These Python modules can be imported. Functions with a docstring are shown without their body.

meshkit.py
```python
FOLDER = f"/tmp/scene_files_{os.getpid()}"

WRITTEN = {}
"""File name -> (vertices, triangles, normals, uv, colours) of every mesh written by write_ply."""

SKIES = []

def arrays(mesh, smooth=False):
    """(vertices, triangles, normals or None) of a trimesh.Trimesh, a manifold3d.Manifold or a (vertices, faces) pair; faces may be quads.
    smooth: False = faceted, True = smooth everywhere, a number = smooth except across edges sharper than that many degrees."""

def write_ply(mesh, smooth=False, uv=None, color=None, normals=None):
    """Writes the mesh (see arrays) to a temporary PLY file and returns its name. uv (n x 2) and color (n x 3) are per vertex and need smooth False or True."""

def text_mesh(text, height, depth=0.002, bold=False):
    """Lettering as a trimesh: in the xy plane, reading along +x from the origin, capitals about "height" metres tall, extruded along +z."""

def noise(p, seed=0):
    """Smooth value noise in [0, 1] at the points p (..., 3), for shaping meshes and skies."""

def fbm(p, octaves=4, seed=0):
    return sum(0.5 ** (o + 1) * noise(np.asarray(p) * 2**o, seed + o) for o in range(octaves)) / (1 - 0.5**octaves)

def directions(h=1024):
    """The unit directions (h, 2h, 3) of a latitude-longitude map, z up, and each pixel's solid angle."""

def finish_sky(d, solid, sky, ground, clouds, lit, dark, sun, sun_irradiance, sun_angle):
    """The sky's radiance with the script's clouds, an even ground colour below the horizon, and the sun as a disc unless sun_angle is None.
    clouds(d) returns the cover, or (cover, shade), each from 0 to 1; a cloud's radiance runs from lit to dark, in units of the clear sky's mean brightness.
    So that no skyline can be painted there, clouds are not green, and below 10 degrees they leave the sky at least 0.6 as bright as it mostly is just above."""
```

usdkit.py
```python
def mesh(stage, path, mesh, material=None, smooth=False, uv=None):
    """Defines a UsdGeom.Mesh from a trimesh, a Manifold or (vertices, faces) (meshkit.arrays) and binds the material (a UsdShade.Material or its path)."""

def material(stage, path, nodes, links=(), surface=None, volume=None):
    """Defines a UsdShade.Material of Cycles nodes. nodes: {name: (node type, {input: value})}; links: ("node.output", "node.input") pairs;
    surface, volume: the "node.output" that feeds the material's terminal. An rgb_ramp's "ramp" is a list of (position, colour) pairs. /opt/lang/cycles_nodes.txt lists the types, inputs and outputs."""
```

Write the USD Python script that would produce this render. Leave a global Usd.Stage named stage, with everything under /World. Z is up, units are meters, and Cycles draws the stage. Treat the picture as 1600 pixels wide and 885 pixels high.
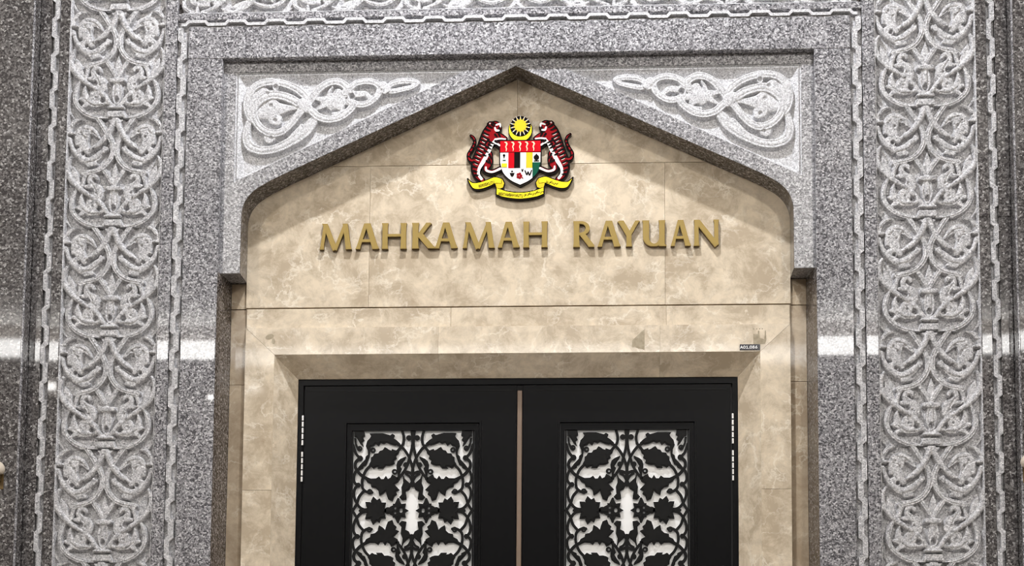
import math
import numpy as np
import trimesh
import usdkit
import meshkit
from pxr import Usd, UsdGeom, UsdLux, UsdShade, Gf, Sdf, Vt
from scipy.spatial import cKDTree
from scipy.ndimage import gaussian_filter, label
from shapely import affinity
from shapely.geometry import Polygon, LineString, Point, box as sbox
from shapely.ops import unary_union

stage = Usd.Stage.CreateInMemory()
UsdGeom.SetStageUpAxis(stage, 'Z')
UsdGeom.SetStageMetersPerUnit(stage, 1.0)
UsdGeom.Xform.Define(stage, '/World')

# ------------------------------------------------------------------ camera
cam = UsdGeom.Camera.Define(stage, '/World/camera')
cam.CreateHorizontalApertureAttr(36.0)
cam.CreateFocalLengthAttr(2600 / 1600 * 36.0)
cam.CreateVerticalApertureOffsetAttr(535.0 / 1600 * 36.0)      # rising-front lens shift
cam.CreateExposureAttr(0.0)
_y, _p, _r = 0.0544, 0.0988, -0.0072
_c, _s = math.cos, math.sin
_R = (np.array([[_c(_y), -_s(_y), 0], [_s(_y), _c(_y), 0], [0, 0, 1]])
      @ np.array([[1, 0, 0], [0, _c(_p), -_s(_p)], [0, _s(_p), _c(_p)]])
      @ np.array([[_c(_r), 0, _s(_r)], [0, 1, 0], [-_s(_r), 0, _c(_r)]]))
CAM = (0.3989, -7.2809, 1.5)
cam.AddTransformOp().Set(Gf.Matrix4d(*_R[:, 0], 0, *_R[:, 2], 0, *(-_R[:, 1]), 0, *CAM, 1))

# ------------------------------------------------------------------ light: dim ambient of the hall; unseen lamps follow
dome = UsdLux.DomeLight.Define(stage, '/World/ambient')
dome.CreateIntensityAttr(0.02)
dome.CreateColorAttr((1, 0.96, 0.92))
KEY, UNSEEN_ROW, STRIP, SIDE_FILL = 2000.0, 260.0, 19.0, 15.0    # strengths of: lamp over the portal, unseen frontal row, reflected strip, added side fill
CEIL = 7.3

def disk(name, pos, aim, r, power, color):
    L = UsdLux.DiskLight.Define(stage, '/World/' + name)
    L.CreateRadiusAttr(r)
    L.CreateIntensityAttr(power)
    L.CreateColorAttr(color)
    d = np.array(aim, float) - pos
    d /= np.linalg.norm(d)
    u = np.array([1.0, 0, 0])
    u -= d * (u @ d)
    u /= np.linalg.norm(u)
    v = np.cross(-d, u)
    L.AddTransformOp().Set(Gf.Matrix4d(*u, 0, *v, 0, *(-d), 0, *map(float, pos), 1))
    return L

LAMPS = [((0.0, -1.55, 7.12), (0.0, 0.0, 3.4), 0.09, KEY, (0.95, 0.96, 1.0)),
         ((-4.31, -8.0, 7.12), (-0.6, 0.0, 3.2), 0.29, UNSEEN_ROW, (1.0, 0.95, 0.89)),  # this pair is out of view, placed to light the portal frontally
         ((3.42, -8.0, 7.12), (0.6, 0.0, 3.2), 0.29, UNSEEN_ROW, (1.0, 0.95, 0.89)),
         ((-5.35, -4.1, 7.12), (-1.0, 0.0, 3.4), 0.55, SIDE_FILL, (1.0, 0.96, 0.92)),  # wide side pair added out of view as soft fill
         ((5.35, -4.1, 7.12), (1.0, 0.0, 3.4), 0.55, SIDE_FILL, (1.0, 0.96, 0.92))]
for k, a in enumerate(LAMPS):
    disk('spot' + ('' if k == 0 else '_%03d' % k), *a)

# ------------------------------------------------------------------ materials
def mat(name, nodes, links, surface='p.BSDF'):
    return usdkit.material(stage, '/World/Looks/' + name, nodes, links, surface=surface)

def plain(name, col, rough=0.5, metal=0.0, **k):
    return mat(name, {'p': ('principled_bsdf', dict(base_color=col, roughness=rough, metallic=metal, **k))}, [])

def granite(name, ramp, scale, rough, bump=0.0, spec=0.5, tone=0.12):
    n = {'g': ('geometry', {}),
         'w': ('noise_texture', {'scale': scale * 0.9, 'detail': 1.0}),
         'wa': ('vector_math', {'math_type': 'scale', 'scale': 0.5 / scale}),
         'ad': ('vector_math', {'math_type': 'add'}),
         'v': ('voronoi_texture', {'scale': scale}),
         's': ('separate_color', {}),
         'r': ('rgb_ramp', {'ramp': ramp, 'interpolate': False}),
         'v2': ('voronoi_texture', {'scale': scale * 2.1}),
         's2': ('separate_color', {}),
         'r2': ('rgb_ramp', {'ramp': [(0, (0.55,) * 3), (0.3, (0.9,) * 3), (0.75, (1.25,) * 3)], 'interpolate': False}),
         'm': ('mix_color', {'blend_type': 'multiply', 'fac': 0.75, 'use_clamp': False}),
         'b': ('noise_texture', {'scale': 1.3, 'detail': 3.0}),
         'br': ('rgb_ramp', {'ramp': [(0.3, (1 - tone,) * 3), (0.7, (1 + tone,) * 3)]}),
         'm2': ('mix_color', {'blend_type': 'multiply', 'fac': 1.0, 'use_clamp': False}),
         'p': ('principled_bsdf', {'roughness': rough, 'specular_ior_level': spec})}
    l = [('g.position', 'w.vector'), ('w.color', 'wa.vector1'), ('wa.vector', 'ad.vector1'), ('g.position', 'ad.vector2'),
         ('ad.vector', 'v.vector'), ('v.color', 's.color'), ('s.r', 'r.fac'), ('g.position', 'v2.vector'), ('v2.color', 's2.color'),
         ('s2.g', 'r2.fac'), ('r.color', 'm.a'), ('r2.color', 'm.b'), ('g.position', 'b.vector'), ('b.fac', 'br.fac'),
         ('m.result', 'm2.a'), ('br.color', 'm2.b'), ('m2.result', 'p.base_color')]
    if bump:
        n['bn'] = ('noise_texture', {'scale': 170.0, 'detail': 3.0, 'roughness': 0.65})
        n['bp'] = ('bump', {'strength': bump, 'distance': 0.004})
        l += [('g.position', 'bn.vector'), ('bn.fac', 'bp.height'), ('bp.normal', 'p.normal')]
    return mat(name, n, l)

G_BAND = granite('polished_grey_granite', [(0, (0.10, 0.098, 0.106)), (0.23, (0.21, 0.207, 0.218)), (0.50, (0.325, 0.32, 0.336)), (0.82, (0.52, 0.515, 0.532))], 145, 0.022)
G_ARCH = granite('honed_light_granite', [(0, (0.13, 0.128, 0.136)), (0.22, (0.24, 0.236, 0.246)), (0.5, (0.34, 0.336, 0.35)), (0.82, (0.52, 0.515, 0.53))], 150, 0.25)
G_DARK = granite('dark_polished_granite', [(0, (0.06, 0.055, 0.055)), (0.34, (0.12, 0.112, 0.11)), (0.66, (0.19, 0.18, 0.178)), (0.91, (0.38, 0.37, 0.365))], 120, 0.03)
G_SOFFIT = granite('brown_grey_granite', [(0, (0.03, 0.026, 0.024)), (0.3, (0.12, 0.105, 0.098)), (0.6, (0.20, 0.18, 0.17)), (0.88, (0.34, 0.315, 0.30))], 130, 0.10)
G_CARVE = granite('flamed_light_granite', [(0, (0.34, 0.34, 0.352)), (0.15, (0.48, 0.478, 0.492)), (0.5, (0.575, 0.572, 0.588)), (0.85, (0.69, 0.686, 0.70))], 140, 0.8, bump=0.35, spec=0.25, tone=0.07)
G_WHITE = granite('spandrel_light_granite', [(0, (0.42, 0.42, 0.435)), (0.12, (0.55, 0.55, 0.567)), (0.5, (0.61, 0.61, 0.628)), (0.85, (0.68, 0.68, 0.697))], 150, 0.8, bump=0.35, spec=0.25, tone=0.05)

def marble(name, base, patch, vein, dark, rough=0.05):
    n = {'g': ('geometry', {}), 'o': ('object_info', {}), 'om': ('math', {'math_type': 'multiply', 'value2': 23.0}),
         'cx': ('combine_xyz', {}), 'ad': ('vector_math', {'math_type': 'add'}),
         'n1': ('noise_texture', {'scale': 8.5, 'detail': 9.0, 'roughness': 0.7, 'distortion': 0.35}),
         'r1': ('rgb_ramp', {'ramp': [(0.40, patch), (0.52, base), (0.62, tuple(min(1, c * 1.16) for c in base))]}),
         'n2': ('noise_texture', {'scale': 7.5, 'detail': 8.0, 'roughness': 0.6, 'distortion': 0.25}),
         's2': ('math', {'math_type': 'subtract', 'value2': 0.5}), 'a2': ('math', {'math_type': 'absolute'}),
         'r2': ('rgb_ramp', {'ramp': [(0, (0.6,) * 3), (0.007, (0.4,) * 3), (0.028, (0.0,) * 3), (1, (0,) * 3)]}),
         'n4': ('noise_texture', {'scale': 6.0, 'detail': 4.0}),
         'r4': ('rgb_ramp', {'ramp': [(0.42, (0.05,) * 3), (0.60, (1.0,) * 3)]}),
         'mk': ('mix_color', {'blend_type': 'multiply', 'fac': 1.0}),
         'm2': ('mix_color', {'b': vein}),
         'n3': ('noise_texture', {'scale': 14.0, 'detail': 8.0, 'roughness': 0.7, 'distortion': 0.5}),
         'r3': ('rgb_ramp', {'ramp': [(0.60, (0,) * 3), (0.72, (0.55,) * 3), (1, (0.7,) * 3)]}),
         'm3': ('mix_color', {'b': dark}),
         'p': ('principled_bsdf', {'roughness': rough, 'specular_ior_level': 0.2})}
    l = [('o.random', 'om.value1'), ('om.value', 'cx.x'), ('om.value', 'cx.z'), ('g.position', 'ad.vector1'), ('cx.vector', 'ad.vector2')]
    l += [('ad.vector', k + '.vector') for k in ('n1', 'n2', 'n3', 'n4')]
    l += [('n1.fac', 'r1.fac'), ('n2.fac', 's2.value1'), ('s2.value', 'a2.value1'), ('a2.value', 'r2.fac'), ('n4.fac', 'r4.fac'),
          ('r2.color', 'mk.a'), ('r4.color', 'mk.b'), ('mk.result', 'm2.fac'), ('r1.color', 'm2.a'), ('n3.fac', 'r3.fac'),
          ('r3.color', 'm3.fac'), ('m2.result', 'm3.a'), ('m3.result', 'p.base_color')]
    return mat(name, n, l)

MARBLE = marble('beige_marble', (0.60, 0.512, 0.39), (0.46, 0.378, 0.275), (0.84, 0.785, 0.675), (0.36, 0.275, 0.185))
MARBLE_SHADED = marble('brown_beige_marble', (0.42, 0.34, 0.245), (0.34, 0.265, 0.185), (0.66, 0.59, 0.47), (0.26, 0.19, 0.13))  # darker copy of the beige marble; shade of the recessed jambs put into colour
BRASS = plain('brushed_brass', (0.29, 0.205, 0.06), 0.5, 0.6)
BRASS_SIDE = plain('dark_brass', (0.14, 0.09, 0.035), 0.5, 0.5)  # darker copy of the brass; unlit letter sides put into its colour
BLACK = plain('black_painted_metal', (0.004, 0.004, 0.0045), 0.3, specular_ior_level=0.1)
BLACK_GLOSS = plain('black_iron', (0.008, 0.008, 0.008), 0.4, specular_ior_level=0.12)
FROST = plain('lit_frosted_glass', (0.80, 0.80, 0.79), 0.35, emission_color=(1.0, 0.99, 0.97), emission_strength=0.08)   # glow put into the pane for unseen light behind it
WOODSTRIP = plain('brown_astragal', (0.20, 0.14, 0.10), 0.4)
STEEL = plain('bright_steel', (0.85, 0.85, 0.85), 0.28, 0.6)
E_RED = plain('enamel_red', (0.56, 0.006, 0.014), 0.2, specular_ior_level=0.12)
E_CRIM = plain('enamel_crimson', (0.27, 0.008, 0.012), 0.2, specular_ior_level=0.12)
E_YEL = plain('enamel_yellow', (0.86, 0.70, 0.03), 0.2, specular_ior_level=0.12)
E_GOLD = plain('enamel_gold', (0.74, 0.54, 0.03), 0.2, specular_ior_level=0.12)
E_WHITE = plain('enamel_white', (0.80, 0.78, 0.76), 0.2, specular_ior_level=0.12)
E_BLACK = plain('enamel_black', (0.008, 0.006, 0.006), 0.2, specular_ior_level=0.12)
E_GREEN = plain('enamel_green', (0.01, 0.09, 0.05), 0.2, specular_ior_level=0.12)
E_PINK = plain('enamel_cream', (0.85, 0.62, 0.42), 0.2, specular_ior_level=0.12)
PLATE = plain('plate_black', (0.012, 0.012, 0.02), 0.3)
PRINT = plain('plate_white', (0.85, 0.85, 0.85), 0.4)
RESIDUE = mat('adhesive_residue', {'g': ('geometry', {}), 'n': ('noise_texture', {'scale': 60.0, 'detail': 4.0}),
                                   'r': ('rgb_ramp', {'ramp': [(0.3, (0.30, 0.25, 0.17)), (0.7, (0.42, 0.36, 0.26))]}),
                                   'p': ('principled_bsdf', {'roughness': 0.8})},
              [('g.position', 'n.vector'), ('n.fac', 'r.fac'), ('r.color', 'p.base_color')])
PAINT = plain('white_ceiling_paint', (0.78, 0.77, 0.75), 0.9)
WALLP = plain('hall_wall_paint', (0.34, 0.31, 0.28), 0.85)  # dark tone set for the reflection below the strip
WALLS = plain('hall_side_paint', (0.66, 0.63, 0.59), 0.85)  # pale tone set so the unseen side walls bounce light
FLOORM = granite('hall_floor_stone', [(0, (0.36, 0.32, 0.28)), (0.4, (0.50, 0.46, 0.41)), (0.7, (0.60, 0.56, 0.50))], 40, 0.25)  # lightened so the unseen floor bounces light
SCONCE = plain('alabaster_shade', (0.66, 0.58, 0.48), 0.35)
TRIMM = plain('lamp_trim', (0.8, 0.8, 0.8), 0.4)

def emit(name, col, s):
    return mat(name, {'e': ('emission', {'color': col, 'strength': s})}, [], 'e.emission')
GLOW = emit('lit_cove', (1.0, 0.98, 0.95), STRIP)
LAMPGLOW = emit('lamp_face', (1.0, 0.97, 0.93), 30.0)

# ------------------------------------------------------------------ building helpers
ORIGIN, COUNT = {}, {}

def numbered(parent, name):
    k = COUNT.get((parent, name), 0)
    COUNT[(parent, name)] = k + 1
    return '%s/%s%s' % (parent, name, '_%03d' % k if k else '')

def tag(path, label=None, cat=None, group=None, kind=None):
    p = stage.GetPrimAtPath(path)
    for key, v in (('label', label), ('category', cat), ('group', group), ('kind', kind)):
        if v:
            p.SetCustomDataByKey(key, v)
    return path

def thing(name, label, cat, at=(0, 0, 0), group=None, kind=None):
    path = numbered('/World', name)
    x = UsdGeom.Xform.Define(stage, path)
    x.AddTranslateOp().Set(Gf.Vec3d(*map(float, at)))
    ORIGIN[path] = np.array(at, float)
    return tag(path, label, cat, group, kind)

def part(parent, name, mesh, material, smooth=False, label=None, kind=None):
    """One mesh, given in world coordinates, under its thing or part."""
    path = numbered(parent, name)
    o = ORIGIN[parent]
    if hasattr(mesh, 'to_mesh'):
        mm = mesh.to_mesh()
        mesh = trimesh.Trimesh(mm.vert_properties[:, :3], mm.tri_verts, process=False)
    mesh = trimesh.Trimesh(np.asarray(mesh.vertices) - o, mesh.faces, process=False)
    usdkit.mesh(stage, path, mesh, material, smooth)
    ORIGIN[path] = o
    if label or kind:
        tag(path, label, kind=kind)
    return path

def solo(name, mesh, material, label, cat, smooth=False, group=None, kind=None, at=None):
    path = numbered('/World', name)
    o = np.array(at if at is not None else (mesh.bounds[0] + mesh.bounds[1]) / 2, float)
    usdkit.mesh(stage, path, trimesh.Trimesh(np.asarray(mesh.vertices) - o, mesh.faces, process=False), material, smooth)
    UsdGeom.Xformable(stage.GetPrimAtPath(path)).AddTranslateOp().Set(Gf.Vec3d(*map(float, o)))
    ORIGIN[path] = o
    return tag(path, label, cat, group, kind)

def cat_(*ms):
    return trimesh.util.concatenate([m for m in ms if m is not None])

def box(x0, x1, y0, y1, z0, z1, c=0.0):
    """A block; c chamfers all its edges."""
    lo, hi = np.array([x0, y0, z0], float), np.array([x1, y1, z1], float)
    if c <= 0:
        m = trimesh.creation.box(hi - lo)
        m.apply_translation((lo + hi) / 2)
        return m
    h = (hi - lo) / 2
    c = min(c, h.min() * 0.9)
    pts = []
    for s in np.ndindex(2, 2, 2):
        s = np.array(s) * 2 - 1
        for k in range(3):
            q = h - c
            q[k] = h[k]
            pts.append(s * q)
    m = trimesh.convex.convex_hull(np.array(pts) + (lo + hi) / 2)
    return m

def polys(g):
    g = g.buffer(0) if not g.is_valid else g
    return [q for q in getattr(g, 'geoms', [g]) if q.geom_type == 'Polygon' and q.area > 1e-9]

def extr(g, y0, y1):
    """A shape drawn in x and z (seen from the front), extruded from y0 (front) to y1 (back)."""
    out = []
    for q in polys(g):
        m = trimesh.creation.extrude_polygon(q, y1 - y0, engine='earcut')
        v = np.asarray(m.vertices)
        out.append(trimesh.Trimesh(np.stack([v[:, 0], y1 - v[:, 2], v[:, 1]], 1), m.faces, process=False))
    return trimesh.util.concatenate(out) if out else None

def spline(pts, n=14, closed=False):
    p = np.asarray(pts, float)
    if len(p) < 3:
        t = np.linspace(0, 1, n * 2)[:, None]
        return p[0] * (1 - t) + p[-1] * t
    a = np.vstack([p[-1:], p, p[:2]]) if closed else np.vstack([2 * p[0] - p[1], p, 2 * p[-1] - p[-2]])
    out = []
    t = np.linspace(0, 1, n, endpoint=False)[:, None]
    for i in range(len(a) - 3):
        p0, p1, p2, p3 = a[i:i + 4]
        out.append(0.5 * (2 * p1 + (p2 - p0) * t + (2 * p0 - 5 * p1 + 4 * p2 - p3) * t ** 2 + (3 * p1 - p0 - 3 * p2 + p3) * t ** 3))
    if not closed:
        out.append(p[-1:])
    return np.vstack(out)

def brush(pts, n=8):
    """A stroke of varying half width [(x, y, w), ...] as a shape."""
    s = spline(pts, n)
    g = [Point(x, y).buffer(max(w, 1e-4), 6) for x, y, w in s]
    return unary_union([unary_union([a, b]).convex_hull for a, b in zip(g[:-1], g[1:])])

def line(pts, w, n=8):
    return LineString(spline(pts, n)).buffer(w, 5)

# ------------------------------------------------------------------ carved relief: heights on a fine grid, split into its carved pieces
class Relief:
    def __init__(self, x0, x1, z0, z1, step):
        self.nx, self.nz = int(round((x1 - x0) / step)) + 1, int(round((z1 - z0) / step)) + 1
        self.x, self.z = np.linspace(x0, x1, self.nx), np.linspace(z0, z1, self.nz)
        self.X, self.Z = np.meshgrid(self.x, self.z)
        self.H, self.I, self.names = np.zeros_like(self.X), np.zeros(self.X.shape, int), ['ground']

    def name(self, n):
        self.names.append(n)
        return len(self.names) - 1

    def stroke(self, pts, h, i, groove=0.0, soft=0.2, crown=0.07):
        """pts rows: x, z, half width. A ridge of height h along the spline, with steep sides and a grooved or rounded back."""
        s = spline(pts, 30)
        w = s[:, 2].max()
        sel = (self.X > s[:, 0].min() - w) & (self.X < s[:, 0].max() + w) & (self.Z > s[:, 1].min() - w) & (self.Z < s[:, 1].max() + w)
        if not sel.any():
            return
        d, k = cKDTree(s[:, :2]).query(np.stack([self.X[sel], self.Z[sel]], 1), distance_upper_bound=w)
        ok = np.isfinite(d)
        r = np.full(len(d), 2.0)
        r[ok] = d[ok] / np.maximum(s[k[ok], 2], 1e-5)
        e = np.clip((1 - r) / soft, 0, 1)
        e = e * e * (3 - 2 * e)
        prof = e * (1 - crown * np.minimum(r, 1) ** 2)
        if groove:
            prof -= groove * np.exp(-((r - 0.38) / 0.13) ** 2)
        hh = h * prof
        cur = self.H[sel]
        up = hh > cur
        cur[up] = hh[up]
        self.H[sel] = cur
        ci = self.I[sel]
        ci[up & (e > 0.02)] = i
        self.I[sel] = ci

    def fill(self, poly, h, i, edge):
        """A flat-topped carved shape with eased edges."""
        import shapely
        x0, z0, x1, z1 = poly.bounds
        sel = (self.X >= x0) & (self.X <= x1) & (self.Z >= z0) & (self.Z <= z1)
        p = shapely.points(self.X[sel], self.Z[sel])
        ins = shapely.contains(poly, p)
        d = shapely.distance(poly.exterior, p)
        e = np.where(ins, np.clip(d / edge, 0, 1), 0)
        e = e * e * (3 - 2 * e)
        hh = h * e
        cur, ci = self.H[sel], self.I[sel]
        up = hh > cur
        cur[up], ci[up] = hh[up], i
        self.H[sel], self.I[sel] = cur, ci

    def drill(self, x, z, r, h=0.0, sx=1.0, cut=None):
        d = np.hypot((self.X - x) / sx, self.Z - z) / r
        t = np.clip((1.15 - d) / 0.4, 0, 1)
        self.H = np.where(t > 0, np.minimum(self.H, h * t + self.H * (1 - t)), self.H)

    def engrave(self, pts, depth, w):
        s = spline(pts, 20)
        d, _ = cKDTree(s[:, :2]).query(np.stack([self.X.ravel(), self.Z.ravel()], 1), distance_upper_bound=2 * w)
        d = d.reshape(self.X.shape)
        g = np.where(np.isfinite(d), np.exp(-(d / w) ** 2), 0)
        self.H = np.maximum(self.H - depth * g * (self.I > 0), 0)

    def build(self, parent, material, y0, root_name, at=(0, 0, 0), keep=None, rough=0.0005, names_path=None):
        """Ground is the part, every carved piece a mesh below it. y0: depth of the ground behind the part's origin."""
        H = gaussian_filter(self.H, 0.55)
        P = np.stack([self.X, np.zeros_like(self.X), self.Z], -1)
        H = H + rough * (meshkit.fbm(P * 140, 2, 5) - 0.5) + 3 * rough * (meshkit.fbm(P * 22, 2, 9) - 0.5)
        hz, hx = np.gradient(H, self.z, self.x)
        N = np.stack([-hx, -np.ones_like(H), -hz], -1)
        N /= np.linalg.norm(N, axis=-1, keepdims=True)
        P[..., 1] = y0 - H
        a = (np.arange(self.nz - 1)[:, None] * self.nx + np.arange(self.nx - 1)[None]).ravel()
        quad = np.stack([a, a + 1, a + self.nx + 1, a + self.nx], 1)
        Hf, If = self.H.ravel(), self.I.ravel()
        fid = If[quad[np.arange(len(quad)), Hf[quad].argmax(1)]]
        if keep is not None:
            kp = keep(self.X.ravel()[quad].mean(1), self.Z.ravel()[quad].mean(1))
            quad, fid = quad[kp], fid[kp]
        P, N = P.reshape(-1, 3), N.reshape(-1, 3)
        names, grid = dict(enumerate(self.names)), np.zeros((self.nz - 1) * (self.nx - 1), int)
        cell = quad[:, 0] // self.nx * (self.nx - 1) + quad[:, 0] % self.nx
        grid[cell] = fid
        grid, out, n = grid.reshape(self.nz - 1, self.nx - 1), np.zeros_like(grid).reshape(self.nz - 1, self.nx - 1), 0
        for i in range(1, len(self.names)):                      # every connected carved piece is a mesh of its own
            lab, m = label(grid == i)
            size = np.bincount(lab.ravel(), minlength=m + 1)
            for c in range(1, m + 1):
                if size[c] >= 70:
                    n += 1
                    out[lab == c] = n
                    names[n + 1000] = self.names[i]
        fid = out.ravel()[cell]
        root = numbered(parent, root_name)
        paths = {0: root}
        for i in [0] + sorted(set(fid) - {0}):
            q = quad[fid == i]
            f = np.vstack([q[:, [0, 1, 2]], q[:, [0, 2, 3]]])
            if i == 0 and keep is None:                            # close the block's upper and lower faces
                n0, low = len(P), []
                for row in (np.arange(self.nx), np.arange(self.nx) + (self.nz - 1) * self.nx):
                    b = len(P)
                    d = P[row].copy()
                    s_ = -1.0 if row[0] == 0 else 1.0
                    top = P[row].copy()
                    d[:, 1] = y0 + 0.001
                    P = np.vstack([P, top, d])
                    N = np.vstack([N, np.tile([[0, 0, s_]], (2 * len(row), 1))])
                    k = np.arange(self.nx - 1) + b
                    w_ = self.nx
                    low += [np.stack([k, k + 1, k + 1 + w_], 1), np.stack([k, k + 1 + w_, k + w_], 1)] if s_ > 0 else [np.stack([k, k + 1 + w_, k + 1], 1), np.stack([k, k + w_, k + 1 + w_], 1)]
                f = np.vstack([f] + low)
            used, inv = np.unique(f, return_inverse=True)
            path = root if i == 0 else numbered(root, names[i + 1000])
            m = UsdGeom.Mesh.Define(stage, path)
            m.CreatePointsAttr(Vt.Vec3fArray.FromNumpy(P[used].astype(np.float32)))
            m.CreateFaceVertexCountsAttr(Vt.IntArray.FromNumpy(np.full(len(f), 3, np.int32)))
            m.CreateFaceVertexIndicesAttr(Vt.IntArray.FromNumpy(inv.astype(np.int32).ravel()))
            m.CreateSubdivisionSchemeAttr('none')
            m.CreateNormalsAttr(Vt.Vec3fArray.FromNumpy(N[used].astype(np.float32)))
            m.SetNormalsInterpolation('vertex')
            UsdShade.MaterialBindingAPI.Apply(m.GetPrim()).Bind(material)
        x = UsdGeom.Xformable(stage.GetPrimAtPath(root))
        x.AddTranslateOp().Set(Gf.Vec3d(*map(float, at)))
        return root

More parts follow.
